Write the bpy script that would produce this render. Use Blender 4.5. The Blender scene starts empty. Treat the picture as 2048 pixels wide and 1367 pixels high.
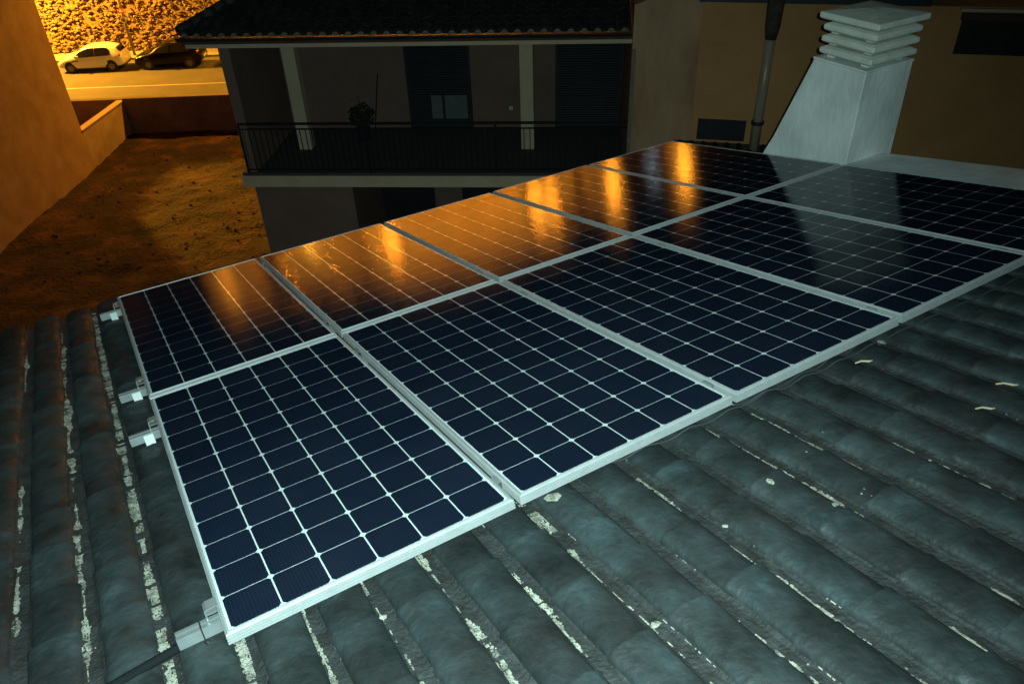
import bpy, math, random
from mathutils import Vector, Matrix, Euler, noise
R = math.radians
random.seed(7)
sc = bpy.context.scene
COL = sc.collection

# ------------------------------------------------------------------ camera
cam_d = bpy.data.cameras.new('camera')
cam = bpy.data.objects.new('camera', cam_d); COL.objects.link(cam)
cam_d.sensor_width = 36.0; cam_d.lens = 27.29
cam_d.clip_start = 0.05; cam_d.clip_end = 2000
CAM = Vector((0, 0, 10))
cam.matrix_world = Matrix(((0.99926, 0.03847, 0.0, CAM.x),
                           (-0.02238, 0.58135, -0.81335, CAM.y),
                           (-0.03129, 0.81275, 0.58178, CAM.z),
                           (0, 0, 0, 1)))
sc.camera = cam

# ------------------------------------------------------------------ world, moon, flash
world = bpy.data.worlds.new('World'); sc.world = world; world.use_nodes = True
wn = world.node_tree.nodes; wl = world.node_tree.links
bg = wn['Background']
sky = wn.new('ShaderNodeTexSky'); sky.sky_type = 'NISHITA'; sky.sun_disc = False
sky.sun_elevation = R(-5); sky.sun_rotation = R(200); sky.air_density = 1.2; sky.dust_density = 2.0
wl.new(sky.outputs['Color'], bg.inputs['Color']); bg.inputs['Strength'].default_value = 0.10
moon_d = bpy.data.lights.new('moonlight', 'SUN'); moon_d.energy = 0.012; moon_d.angle = R(0.5)
moon_d.color = (0.8, 0.88, 1.0)
moon = bpy.data.objects.new('moonlight', moon_d); COL.objects.link(moon)
moon.rotation_euler = (R(40), 0, R(-20))
# the photographer's phone lamp, a hand's width beside the lens
fl_d = bpy.data.lights.new('phone_flash', 'SPOT'); fl_d.energy = 970; fl_d.color = (0.66, 1.0, 0.97)
fl_d.spot_size = R(124); fl_d.spot_blend = 1.0; fl_d.shadow_soft_size = 0.006
fl = bpy.data.objects.new('phone_flash', fl_d); COL.objects.link(fl)
fl.location = CAM + Vector((0.035, -0.01, 0.02))
fl.rotation_euler = (Vector((-0.60, 2.5, 7.85)) - fl.location).to_track_quat('-Z', 'Y').to_euler()

sc.view_settings.view_transform = 'Standard'; sc.view_settings.look = 'None'
sc.view_settings.exposure = 0.0; sc.view_settings.gamma = 1.0
sc.view_settings.use_curve_mapping = False
sc.render.engine = 'CYCLES'
sc.cycles.use_denoising = True
sc.cycles.max_bounces = 6; sc.cycles.diffuse_bounces = 3; sc.cycles.glossy_bounces = 3
sc.cycles.transparent_max_bounces = 8; sc.cycles.sample_clamp_indirect = 4.0
sc.cycles.caustics_reflective = False; sc.cycles.caustics_refractive = False

SODIUM = (1.0, 0.40, 0.025)

# ------------------------------------------------------------------ helpers
class MB:
    """collects vertices and faces, links them as one mesh object"""
    def __init__(s): s.v = []; s.f = []
    def add(s, vs, fs):
        n = len(s.v); s.v += [tuple(p) for p in vs]; s.f += [tuple(i + n for i in f) for f in fs]; return s
    def box(s, x0, x1, y0, y1, z0, z1):
        return s.add([(x0,y0,z0),(x1,y0,z0),(x1,y1,z0),(x0,y1,z0),(x0,y0,z1),(x1,y0,z1),(x1,y1,z1),(x0,y1,z1)],
                     [(0,3,2,1),(4,5,6,7),(0,1,5,4),(1,2,6,5),(2,3,7,6),(3,0,4,7)])
    def bar(s, a, b, w, h=None):
        a = Vector(a); b = Vector(b); h = h or w
        d = (b - a).normalized(); up = Vector((0,0,1)) if abs(d.z) < .9 else Vector((1,0,0))
        x = d.cross(up).normalized(); y = x.cross(d)
        vs = []
        for c in (a, b):
            for i, j in ((-1,-1),(1,-1),(1,1),(-1,1)): vs.append(c + x*(i*w/2) + y*(j*h/2))
        return s.add(vs, [(0,1,2,3),(7,6,5,4),(0,4,5,1),(1,5,6,2),(2,6,7,3),(3,7,4,0)])
    def tube(s, pts, r, n=8, cap=True):
        pts = [Vector(p) for p in pts]; rs = r if isinstance(r, (list, tuple)) else [r]*len(pts)
        rings = []; x = None
        for i, p in enumerate(pts):
            d = (pts[min(i+1, len(pts)-1)] - pts[max(i-1, 0)]).normalized()
            if x is None:
                x = d.cross(Vector((0,0,1)) if abs(d.z) < .9 else Vector((1,0,0))).normalized()
            x = (x - d*x.dot(d)).normalized(); y = d.cross(x)
            rings.append([p + (x*math.cos(t) + y*math.sin(t))*rs[i] for t in [k*2*math.pi/n for k in range(n)]])
        fs = []
        for i in range(len(pts)-1):
            for k in range(n):
                a = i*n + k; b = i*n + (k+1) % n; fs.append((a, b, b+n, a+n))
        if cap:
            fs.append(tuple(range(n-1, -1, -1))); fs.append(tuple(range((len(pts)-1)*n, len(pts)*n)))
        return s.add([q for r_ in rings for q in r_], fs)
    def loft(s, rings, close=True, cap=True):
        n = len(rings[0]); fs = []
        for i in range(len(rings)-1):
            for k in range(n if close else n-1):
                a = i*n + k; b = i*n + (k+1) % n; fs.append((a, b, b+n, a+n))
        if cap:
            fs.append(tuple(range(n-1, -1, -1))); fs.append(tuple(range((len(rings)-1)*n, len(rings)*n)))
        return s.add([q for r_ in rings for q in r_], fs)
    def mesh(s, name, smooth=False):
        m = bpy.data.meshes.new(name); m.from_pydata(s.v, [], s.f); m.update()
        if smooth:
            for p in m.polygons: p.use_smooth = True
        return m
    def build(s, name, mat, parent=None, smooth=False, loc=None):
        m = s.mesh(name, smooth); m.materials.append(mat)
        return place(name, m, parent, loc)
def place(name, mesh, parent=None, loc=None, rot=None):
    o = bpy.data.objects.new(name, mesh); COL.objects.link(o)
    if parent is not None: o.parent = parent
    if loc is not None: o.location = loc
    if rot is not None: o.rotation_euler = rot
    return o
def empty(name, loc=(0,0,0), rot=(0,0,0)):
    o = bpy.data.objects.new(name, None); COL.objects.link(o)
    o.location = loc; o.rotation_euler = rot; o.empty_display_size = .2; return o
def tag(o, label=None, cat=None, group=None, kind=None):
    if label: o['label'] = label
    if cat: o['category'] = cat
    if group: o['group'] = group
    if kind: o['kind'] = kind
    return o
def grid(nx, ny, fn):
    m = MB(); vs = [fn(i/nx, j/ny) for j in range(ny+1) for i in range(nx+1)]
    m.add(vs, [(j*(nx+1)+i, j*(nx+1)+i+1, (j+1)*(nx+1)+i+1, (j+1)*(nx+1)+i) for j in range(ny) for i in range(nx)])
    return m
def nz(x, y=0., z=0.): return noise.noise(Vector((x, y, z)))
def fbm(x, y, z=0., o=4):
    a = 1.; t = 0.; f = 1.
    for _ in range(o): t += a*nz(x*f, y*f, z*f + 3.1); a *= .5; f *= 2.03
    return t

def material(name, cols, scale=3., rough=.7, metal=0., bump=0., bscale=40., detail=6., spec=.5, contrast=(.35, .65), rnd=0., stretch=None, coat=0., bdist=.02, big=None, rvar=None):
    """principled material whose colour wanders between the given colours by world-space noise"""
    m = bpy.data.materials.new(name); m.use_nodes = True
    n = m.node_tree.nodes; l = m.node_tree.links; p = n['Principled BSDF']
    p.inputs['Roughness'].default_value = rough; p.inputs['Metallic'].default_value = metal
    p.inputs['Specular IOR Level'].default_value = spec
    p.inputs['Coat Weight'].default_value = coat
    if coat: p.inputs['Coat Roughness'].default_value = .04
    geo = n.new('ShaderNodeNewGeometry'); vec = geo.outputs['Position']
    if stretch:
        mp = n.new('ShaderNodeMapping'); mp.inputs['Rotation'].default_value = stretch[3:] if len(stretch) > 3 else (0,0,0)
        mp.inputs['Scale'].default_value = stretch[:3]; l.new(vec, mp.inputs['Vector']); vec = mp.outputs['Vector']
    if len(cols) > 1:
        t = n.new('ShaderNodeTexNoise'); t.inputs['Scale'].default_value = scale; t.inputs['Detail'].default_value = detail
        t.inputs['Roughness'].default_value = .62
        l.new(vec, t.inputs['Vector'])
        cr = n.new('ShaderNodeValToRGB'); e = cr.color_ramp.elements
        k = len(cols)
        for i, c in enumerate(cols):
            pos = contrast[0] + (contrast[1]-contrast[0])*i/(k-1)
            if i < 2: el = e[i]; el.position = pos
            else: el = e.new(pos)
            el.color = (*c, 1)
        l.new(t.outputs['Fac'], cr.inputs['Fac']); out = cr.outputs['Color']
    else:
        rgb = n.new('ShaderNodeRGB'); rgb.outputs[0].default_value = (*cols[0], 1); out = rgb.outputs[0]
    if big:      # slow drift of tone over metres: old dirt, moss, repaint
        tb = n.new('ShaderNodeTexNoise'); tb.inputs['Scale'].default_value = big[0]; tb.inputs['Detail'].default_value = 3.
        l.new(geo.outputs['Position'], tb.inputs['Vector'])
        mb = n.new('ShaderNodeMapRange'); mb.inputs['From Min'].default_value = .33; mb.inputs['From Max'].default_value = .67
        mb.inputs['To Min'].default_value = big[1]; mb.inputs['To Max'].default_value = big[2]; l.new(tb.outputs['Fac'], mb.inputs['Value'])
        hb = n.new('ShaderNodeMix'); hb.data_type = 'RGBA'; hb.blend_type = 'MULTIPLY'; hb.inputs['Factor'].default_value = 1.
        cb = n.new('ShaderNodeCombineColor'); 
        for q in ('Red','Green','Blue'): l.new(mb.outputs['Result'], cb.inputs[q])
        l.new(out, hb.inputs['A']); l.new(cb.outputs['Color'], hb.inputs['B']); out = hb.outputs['Result']
    if rvar:
        tr_ = n.new('ShaderNodeTexNoise'); tr_.inputs['Scale'].default_value = rvar[0]; tr_.inputs['Detail'].default_value = 4.
        l.new(geo.outputs['Position'], tr_.inputs['Vector'])
        mv = n.new('ShaderNodeMapRange'); mv.inputs['From Min'].default_value = .3; mv.inputs['From Max'].default_value = .7
        mv.inputs['To Min'].default_value = rvar[1]; mv.inputs['To Max'].default_value = rvar[2]
        l.new(tr_.outputs['Fac'], mv.inputs['Value']); l.new(mv.outputs['Result'], p.inputs['Roughness'])
    if rnd:
        oi = n.new('ShaderNodeObjectInfo'); mr = n.new('ShaderNodeMapRange')
        mr.inputs['To Min'].default_value = 1-rnd; mr.inputs['To Max'].default_value = 1+rnd
        l.new(oi.outputs['Random'], mr.inputs['Value'])
        hs = n.new('ShaderNodeHueSaturation'); l.new(mr.outputs['Result'], hs.inputs['Value'])
        l.new(out, hs.inputs['Color']); out = hs.outputs['Color']
    l.new(out, p.inputs['Base Color'])
    if bump:
        t2 = n.new('ShaderNodeTexNoise'); t2.inputs['Scale'].default_value = bscale; t2.inputs['Detail'].default_value = 5.
        l.new(vec, t2.inputs['Vector'])
        b = n.new('ShaderNodeBump'); b.inputs['Strength'].default_value = bump; b.inputs['Distance'].default_value = bdist
        l.new(t2.outputs['Fac'], b.inputs['Height']); l.new(b.outputs['Normal'], p.inputs['Normal'])
    return m
def emitter(name, col, strength):
    m = bpy.data.materials.new(name); m.use_nodes = True; p = m.node_tree.nodes['Principled BSDF']
    p.inputs['Base Color'].default_value = (*col, 1); p.inputs['Emission Color'].default_value = (*col, 1)
    p.inputs['Emission Strength'].default_value = strength; return m

M = {}
M['tile'] = material('weathered_roof_tile', [(.011,.0118,.0105),(.019,.0235,.0230),(.027,.036,.038),(.046,.064,.070)], 6.5, .6, bump=.45, bscale=36, rnd=.22, contrast=(.30,.74), bdist=.012, spec=.4, big=(1.1,.68,1.18), rvar=(9,.48,.78))
M['channel'] = material('channel_tile', [(.012,.0118,.0105),(.022,.023,.022),(.034,.037,.036)], 14, .75, bump=.5, bscale=70)
M['mortar'] = material('pale_mortar', [(.07,.067,.053),(.22,.21,.165),(.42,.40,.325)], 26, .9, bump=.8, bscale=120, contrast=(.3,.6), bdist=.01)
M['alu'] = material('anodised_aluminium', [(.46,.47,.47),(.52,.53,.53)], 20, .42, metal=.35, bump=.0)
M['alu_dark'] = material('rail_aluminium', [(.27,.29,.29),(.36,.38,.38)], 9, .38, metal=.5)
M['steel'] = material('zinc_steel', [(.75,.76,.76)], 20, .35, metal=.5)
M['copper'] = material('rusty_brass_bolt', [(.55,.22,.07),(.4,.16,.06)], 80, .5, metal=.4)
M['black'] = material('black_plastic', [(.015,.016,.018)], 1, .45)
M['strip_black'] = material('dull_black', [(.010,.012,.013)], 1, .95, spec=.1)
M['cable'] = material('grey_black_cable', [(.045,.048,.05)], 1, .5)
M['white_paint'] = material('white_chimney_paint', [(.62,.64,.62),(.74,.76,.74),(.84,.85,.83)], 3.2, .8, bump=.3, bscale=22, contrast=(.28,.66), stretch=(1,1,.45), big=(2.2,.80,1.06))
M['white_cast'] = material('cast_white_concrete', [(.66,.66,.58),(.80,.79,.70)], 7, .85, bump=.35, bscale=60)
M['plaster_tan'] = material('tan_plaster', [(.38,.24,.12),(.45,.29,.15),(.50,.33,.18)], 1.4, .9, bump=.25, bscale=30)
M['plaster_low'] = material('garden_wall_render', [(.42,.29,.16),(.52,.37,.21)], 1.8, .92, bump=.3, bscale=20)
M['dark_wall'] = material('dark_block_wall', [(.10,.07,.05),(.17,.12,.085)], 1.5, .92, bump=.3, bscale=15)
M['house_wall'] = material('brown_house_render', [(.25,.150,.112),(.30,.185,.14)], 1.2, .9, bump=.15, bscale=25)
M['house_cream'] = material('cream_trim', [(.78,.58,.38),(.84,.66,.45)], 2.5, .85)
M['redbrown'] = material('redbrown_fascia', [(.13,.065,.045),(.10,.05,.035)], 3, .8)
M['gutter'] = material('dark_gutter_metal', [(.04,.055,.065)], 1, .45, metal=.3)
M['house_tile'] = material('old_neighbour_tile', [(.030,.034,.030),(.055,.055,.048),(.085,.08,.068)], 5, .75, rnd=.25)
M['shutter'] = material('dark_shutter', [(.026,.027,.030),(.034,.035,.038)], 3, .5)
M['iron'] = material('black_iron', [(.02,.024,.03)], 1, .5, metal=.3)
M['floor_tile'] = material('balcony_floor', [(.075,.066,.06),(.095,.084,.076)], 3, .8)
M['pane'] = material('frosted_pane', [(.17,.19,.18),(.21,.23,.22)], 6, .25)
M['eave_mortar'] = material('eave_mortar', [(.26,.21,.14),(.38,.31,.22)], 9, .9)
M['plastic_white'] = material('white_plastic', [(.75,.75,.72)], 1, .5)
M['beige'] = material('beige_render', [(.42,.24,.13),(.60,.36,.20),(.74,.46,.27)], 1.6, .92, bump=.2, bscale=20, contrast=(.25,.65), stretch=(1,1,.35))
M['ochre'] = material('ochre_render', [(.68,.34,.13),(.80,.41,.16)], .8, .92, bump=.15, bscale=25)
M['flue'] = material('galvanised_flue', [(.46,.37,.26),(.68,.56,.42)], 6, .38, metal=.1, stretch=(1,1,.2))
M['leaf_dark'] = material('dark_leaf', [(.014,.020,.010),(.03,.042,.02)], 8, .7)
M['bark'] = material('bare_bark', [(.07,.05,.035),(.13,.10,.07)], 8, .9)
M['dirt'] = material('red_brown_dirt', [(.012,.0046,.002),(.036,.0135,.0055),(.13,.052,.021)], .9, .95, bump=.9, bscale=9, contrast=(.32,.68), bdist=.08)
M['weed'] = material('dry_weed', [(.16,.10,.045),(.26,.18,.08)], 5, .9)
M['asphalt'] = material('worn_asphalt', [(.050,.049,.047),(.070,.068,.064)], .6, .85, bump=.25, bscale=60)
M['paint_line'] = material('road_paint', [(.26,.255,.24),(.34,.33,.31)], 4, .7)
M['kerb'] = material('concrete_kerb', [(.17,.165,.145),(.23,.22,.195)], 3, .9)
M['rock'] = material('hillside_rock', [(.085,.060,.032),(.15,.105,.058),(.25,.185,.118)], 5.5, .95, bump=.6, bscale=6, rnd=.3, contrast=(.3,.7))
M['soil'] = material('hillside_soil', [(.085,.058,.029),(.17,.12,.064)], 2.6, .95, bump=.6, bscale=4)
M['rubber'] = material('tyre_rubber', [(.016,.016,.016)], 1, .8)
M['rim'] = material('grey_alloy', [(.13,.13,.13)], 1, .35, metal=.7)
M['car_white'] = material('white_car_paint', [(.74,.74,.72)], 1, .3, coat=.6)
M['car_black'] = material('black_car_paint', [(.003,.003,.003)], 1, .22, coat=0, spec=.22)
M['car_grey'] = material('dark_grey_car_paint', [(.035,.033,.033)], 1, .3, coat=.7)
M['car_glass'] = material('tinted_car_glass', [(.010,.010,.011)], 1, .06)
M['red_lamp'] = material('red_lens', [(.42,.02,.012)], 1, .2)
M['clear_lamp'] = material('clear_lens', [(.75,.75,.72)], 1, .12)
M['pole'] = material('painted_lamp_pole', [(.16,.13,.10)], 1, .6, metal=.3)
M['sign_white'] = material('sign_white', [(.75,.74,.72)], 1, .5)
M['sign_red'] = material('sign_red', [(.45,.02,.015)], 1, .5)
M['sign_back'] = material('sign_grey', [(.28,.28,.28)], 1, .5, metal=.4)
M['facade'] = material('pale_facade', [(.5,.45,.38),(.6,.55,.47)], .7, .9)
M['stick'] = material('dry_straw', [(.52,.42,.26)], 1, .9)

# =================================================================== the setting
# lot between the buildings: bare reddish earth, gently falling towards the street
def lot_z(x, y): return -0.05*(y - 17)
def lot(u, v):
    x = -14.7 + u*29; y = 2 + v*28.2
    return (x, y, lot_z(x, y) + .10*fbm(x*.45, y*.45) + .035*fbm(x*2.1, y*2.1, 5.))
g = grid(190, 190, lot).build('ground', M['dirt'], smooth=True); tag(g, kind='structure')
g2 = MB().add([(-900,-900,-3.4),(900,-900,-3.4),(900,900,-3.4),(-900,900,-3.4)], [(0,1,2,3)]).build('terrain', M['soil']); tag(g2, kind='structure')
# weeds and rubble on the lot
w = MB()
for _ in range(600):
    x = random.uniform(-14, -5.2); y = random.uniform(17, 29.6)
    if fbm(x*.5, y*.5, 9.) < .05: continue
    z = lot_z(x, y) + .10*fbm(x*.45, y*.45) + .035*fbm(x*2.1, y*2.1, 5.) - .02
    h = random.uniform(.03, .10)
    for k in range(5):
        a = random.uniform(0, 6.283); d = Vector((math.cos(a), math.sin(a), 0)); s = Vector((-d.y, d.x, 0))*.011
        b = Vector((x, y, z)); t = b + d*h*random.uniform(.3, .9) + Vector((0,0,h))
        w.add([b - s, b + s, t], [(0,1,2)])
tag(w.build('dry_weeds', M['weed']), kind='stuff')
def rock_verts(c, sx, sy, sz):
    ico = [(0,0,-1),(.72,-.53,-.45),(-.28,-.85,-.45),(-.89,0,-.45),(-.28,.85,-.45),(.72,.53,-.45),(.28,-.85,.45),(-.72,-.53,.45),(-.72,.53,.45),(.28,.85,.45),(.89,0,.45),(0,0,1)]
    rz = random.uniform(0, 6.28); ca, sa = math.cos(rz), math.sin(rz); out = []
    for p in ico:
        j = random.uniform(.72, 1.2); x, y = p[0]*sx*j, p[1]*sy*j
        out.append((c[0] + x*ca - y*sa, c[1] + x*sa + y*ca, c[2] + p[2]*sz*j))
    return out
ICO = [(0,1,2),(1,0,5),(0,2,3),(0,3,4),(0,4,5),(1,5,10),(2,1,6),(3,2,7),(4,3,8),(5,4,9),(1,10,6),(2,6,7),(3,7,8),(4,8,9),(5,9,10),(6,10,11),(7,6,11),(8,7,11),(9,8,11),(10,9,11)]
st = MB()
for _ in range(140):
    x = random.uniform(-14, -5.2); y = random.uniform(17, 29.6); r = random.uniform(.02, .07)
    st.add(rock_verts((x, y, lot_z(x, y) + .10*fbm(x*.45, y*.45) + .01), r, r, r*.7), ICO)
tag(st.build('rubble', M['rock']), kind='stuff')

# street below, its line, kerb and pavement
SZ = -3.0
tag(MB().box(-90, 90, 33, 49.55, SZ-.3, SZ).build('road', M['asphalt']), kind='structure')
ln = MB()
for k in range(40):
    x0 = -70 + k*3.5; dy = .006*math.sin(k*2.1)
    ln.add([(x0, 44.08+dy, SZ+.004), (x0+3.5, 44.08+dy, SZ+.004), (x0+3.5, 44.2+dy, SZ+.004), (x0, 44.2+dy, SZ+.004)], [(0,1,2,3)])
tag(ln.build('road_line', M['paint_line']), kind='structure')
tag(MB().box(-90, 90, 49.553, 49.75, SZ-.3, SZ+.13).build('kerb', M['kerb']), kind='structure')
tag(MB().box(-90, 90, 49.753, 52.6, SZ-.3, SZ+.125).build('pavement', M['kerb']), kind='structure')

# hillside of broken stone behind the street
def hill_z(y):
    if y < 51.2: return SZ
    if y < 53.4: return SZ + (y-51.2)*1.95
    if y < 64: return SZ + 4.29 + (y-53.4)*.72
    return SZ + 4.29 + 10.6*.72 + (y-64)*.02
def hill(u, v):
    x = -75 + u*150; y = 51.2 + (v**1.5)*75
    b = .35*fbm(x*.5, y*.6) + .12*fbm(x*2.2, y*2.4, 2.)
    return (x, y + .5*b*(1 if y > 51.4 else 0), hill_z(y) + b*(1 if y > 51.4 else .2) - .02)
tag(grid(420, 150, hill).build('hillside', M['soil'], smooth=False), kind='structure')
hr = MB()
for _ in range(8500):
    x = random.uniform(-31, -11); y = 51.3 + random.random()**1.3*4.6
    r = random.choice((.025,.03,.04,.05,.06,.08,.10,.14))
    hr.add(rock_verts((x, y - .12 + .18*fbm(x*.5, y*.6), hill_z(y) + .30*fbm(x*.5, y*.6) - .01), r*1.35, r, r*.7), ICO)
for _ in range(1800):
    x = random.uniform(-45, 40); y = 54 + random.random()*22
    r = random.uniform(.15, .5)
    hr.add(rock_verts((x, y, hill_z(y) + .30*fbm(x*.5, y*.6) + .05), r*1.25, r, r*.8), ICO)
tag(hr.build('hillside_stones', M['rock']), kind='stuff')
sh = MB()
for _ in range(26):
    cx = random.uniform(-31, -8); cy = random.uniform(51.7, 56.5); rr = random.uniform(.25, .8)
    if -31 < cx < -14 and cy < 55: rr *= .5
    for _k in range(150):
        d = Vector((random.gauss(0,1), random.gauss(0,1), abs(random.gauss(0,1)))).normalized()*rr*random.random()**.4
        p = Vector((cx, cy, hill_z(cy))) + d; a = Vector((random.gauss(0,1), random.gauss(0,1), random.gauss(0,1))).normalized()*.09
        b = a.orthogonal().normalized()*.05
        sh.add([p - a, p + b, p + a, p - b], [(0,1,2,3)])
tag(sh.build('hillside_scrub', M['weed']), kind='stuff')

# =================================================================== the roof we stand on
ROT = (R(-12.3), 0, R(29.738)); O = Vector((-.87048, 1.38616, 8.00068))
RM = Euler(ROT).to_matrix()
def P2W(u, v, w): return O + RM @ Vector((u, v, w))
PITCH = .209; EAVE = 4.19; VTOP = -1.75; ULEFT = -1.36; URIGHT = 5.08
house = empty('tiled_house', O, ROT)
tag(house, 'dark barrel tiled roof carrying the solar panels in the foreground', 'roof')
# deck under the tiles, walls under the deck
MB().add([(ULEFT,VTOP,-.19),(URIGHT,VTOP,-.19),(URIGHT,EAVE-.12,-.19),(ULEFT,EAVE-.12,-.19),(ULEFT,VTOP,-.30),(URIGHT,VTOP,-.30),(URIGHT,EAVE-.12,-.30),(ULEFT,EAVE-.12,-.30)],
   [(0,1,2,3),(7,6,5,4),(0,4,5,1),(1,5,6,2),(2,6,7,3),(3,7,4,0)]).build('roof_deck', M['channel'], house)
wb = MB(); up_l = RM.transposed() @ Vector((0,0,1))
base = [(ULEFT+.1,VTOP,-.301),(URIGHT+.5,VTOP,-.301),(URIGHT+.5,EAVE-.55,-.301),(ULEFT+.1,EAVE-.55,-.301)]
wb.add(base + [tuple(Vector(b) - up_l*(8.2 if i < 2 else 7.2)) for i, b in enumerate(base)], [(0,1,2,3),(0,4,5,1),(1,5,6,2),(2,6,7,3),(3,7,4,0)])
wb.build('wall', M['plaster_tan'], house)

ROWL = .287
def cover_mesh(name, seed, L=.335, hw0=.076, hw1=.080, h0=.035, h1=.0385, th=.007):
    """one half-barrel tile: y runs down the slope, wide end low"""
    rnd = random.Random(seed); m = MB(); n = 12; rows = []
    TS = [0, .3, .62, .945, .965, 1.0]; NR = len(TS)
    for j in range(NR):
        t = TS[j]; bead = .0024 if j >= NR-2 else 0.      # a slightly proud lip at the low end
        hw = hw0 + (hw1-hw0)*t + bead; h = h0 + (h1-h0)*t + bead; row = []
        for i in range(n+1):
            a = math.pi*i/n; jit = 1 + rnd.uniform(-.006, .006)
            row.append((-hw*math.cos(a)*jit, t*L + (rnd.uniform(-.004,.004) if j in (0, NR-1) else 0), h*math.sin(a)**.72*jit))
        rows.append(row)
    for j in range(NR-1):
        for i in range(n):
            m.add([rows[j][i], rows[j][i+1], rows[j+1][i+1], rows[j+1][i]], [(0,1,2,3)])
    # weld the barrel so that shading runs smoothly over it; the end rims keep their own corners
    key = {}; vs = []; fs = []
    for f in m.f:
        ff = []
        for i in f:
            k = tuple(round(c, 6) for c in m.v[i])
            if k not in key: key[k] = len(vs); vs.append(m.v[i])
            ff.append(key[k])
        fs.append(tuple(ff))
    for row, flip in ((rows[-1], 0), (rows[0], 1)):
        b0 = len(vs); vs += row; vs += [(p[0]*(1-th/hw1), p[1], p[2]*(1-th/h1)) for p in row]
        for i in range(n):
            q = (b0+i, b0+i+1, b0+n+2+i, b0+n+1+i); fs.append(q[::-1] if flip else q)
    o = MB(); o.v = vs; o.f = fs; me = o.mesh(name, True)
    return me
cov = [cover_mesh('cover_tile', s) for s in range(8)]
for c in cov: c.materials.append(M['tile'])
def in_view(pt, mx=.09):
    c = cam.matrix_world.inverted() @ pt
    if c.z > -.1: return False
    k = 27.29/36
    x = c.x/-c.z*k; y = c.y/-c.z*k
    return abs(x) < .5 + mx and abs(y) < .3336 + mx
n_tiles = 0; field = MB(); chan = MB(); rr = random.Random(3)
kmin = int(math.floor(ULEFT/PITCH)); kmax = int(URIGHT/PITCH)
nrow = int(math.ceil((EAVE - VTOP)/ROWL))
for k in range(kmin, kmax):
    uc = k*PITCH + .129; off = rr.uniform(-.03, .03); ju = 0
    for j in range(nrow):
        v_end = EAVE - j*ROWL + off*(j > 0); v0 = v_end - .335
        ju = ju*.6 + rr.uniform(-.004, .004)
        under = (.18 < uc < 4.95) and (v0 > .12) and (v_end < 3.95)
        vis = in_view(P2W(uc, v0 + .17, -.1))
        tilt = R(1.15) + rr.uniform(-.006, .006); rz = rr.uniform(-.016, .016); me = rr.choice(cov); lift = rr.uniform(0, .0012)
        if vis and not under:
            place('tile', me, house, (uc + ju, v0, -.136 + lift), (tilt, rr.uniform(-.02,.02), rz)); n_tiles += 1
        else:
            mt = Matrix.Translation((uc + ju, v0, -.136 + lift)) @ Euler((tilt, 0, rz)).to_matrix().to_4x4()
            field.add([mt @ v.co for v in me.vertices], [tuple(p.vertices) for p in me.polygons])
    # the channel tiles that run between the covers
    u0 = k*PITCH
    for j in range(nrow):
        v1 = EAVE - .02 - j*ROWL + rr.uniform(-.01, .01); v0 = v1 - .32
        for (a, b, za, zb) in ((-.02,.006,-.118,-.130),(.006,.042,-.130,-.131),(.042,.070,-.131,-.118)):
            d = .005
            chan.add([(u0+a,v0,za),(u0+b,v0,zb),(u0+b,v1,zb+d),(u0+a,v1,za+d)], [(0,1,2,3)])
fo = field.build('tile_field', M['tile'], house, True); fo['kind'] = 'stuff'
co = chan.build('channel_tiles', M['channel'], house); co['kind'] = 'stuff'
print('separate tiles', n_tiles)
# ragged pale mortar in the valleys
def mortar(k, v0, v1, heavy, thin):
    m = MB(); u0 = k*PITCH + .008; st_ = .0045; n = int((v1-v0)/st_); cols = 13; wd = .05
    sd = k*7.3
    def wz(x): return -.1275 + .55*max(0, -x-.004) + .5*max(0, x-.036)
    for i in range(n):
        v = v0 + i*st_
        a = nz(v*3.1, sd) + .55*nz(v*10., sd+4)          # where the bed is broad
        hw = max(0.0016*heavy, (.006 + .022*a)*heavy)
        cx = .008*nz(v*4., sd+9) - .002
        if heavy > 2: hw = .012 + .012*a + .004; cx += .012
        br = nz(v*1.7, sd+31) > (-.28 if heavy > .8 else .02) or heavy > 1.2
        gap = nz(v*24., sd+2.)
        if br and gap > -.30:
            for c in range(cols):
                x0 = -.025 + c*wd/cols; x1 = x0 + wd/cols; xm = (x0+x1)/2
                if abs(xm-cx) < hw*(1 + .5*nz(v*70, 3., sd)) and nz(v*110, xm*330, sd) > -.30:
                    h = .0022 + .0022*nz(v*60, xm*120, sd); jx = .0012*nz(v*90, xm*200, 7.)
                    m.add([(u0+x0+jx,v,wz(x0)),(u0+x1+jx,v,wz(x1)),(u0+x1,v+st_,wz(x1)),(u0+x0,v+st_,wz(x0)),
                           (u0+x0+jx,v,wz(x0)+h),(u0+x1+jx,v,wz(x1)+h),(u0+x1,v+st_,wz(x1)+h),(u0+x0,v+st_,wz(x0)+h)],
                          [(4,5,6,7),(0,1,5,4),(1,2,6,5),(2,3,7,6),(3,0,4,7)])
        if thin and k < 8 and nz(v*5., sd+20) > .36 and nz(v*90, sd) > .0:      # the worn edge on the other side of the channel
            x0 = .040 + .002*nz(v*20, sd); x1 = x0 + .0022
            m.add([(u0+x0,v,-.122),(u0+x1,v,-.119),(u0+x1,v+st_,-.119),(u0+x0,v+st_,-.122)], [(0,1,2,3)])
    if m.v:
        o = m.build('mortar_joint', M['mortar'], house); o['kind'] = 'stuff'
mortar(-5, .6, 4.0, .3, 1); mortar(-4, .6, 4.0, .3, 1)
mortar(-3, .3, 3.6, .75, 1); mortar(-2, .2, 3.9, 1.25, 1); mortar(-1, .0, 4.1, 2.3, 1)
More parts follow.
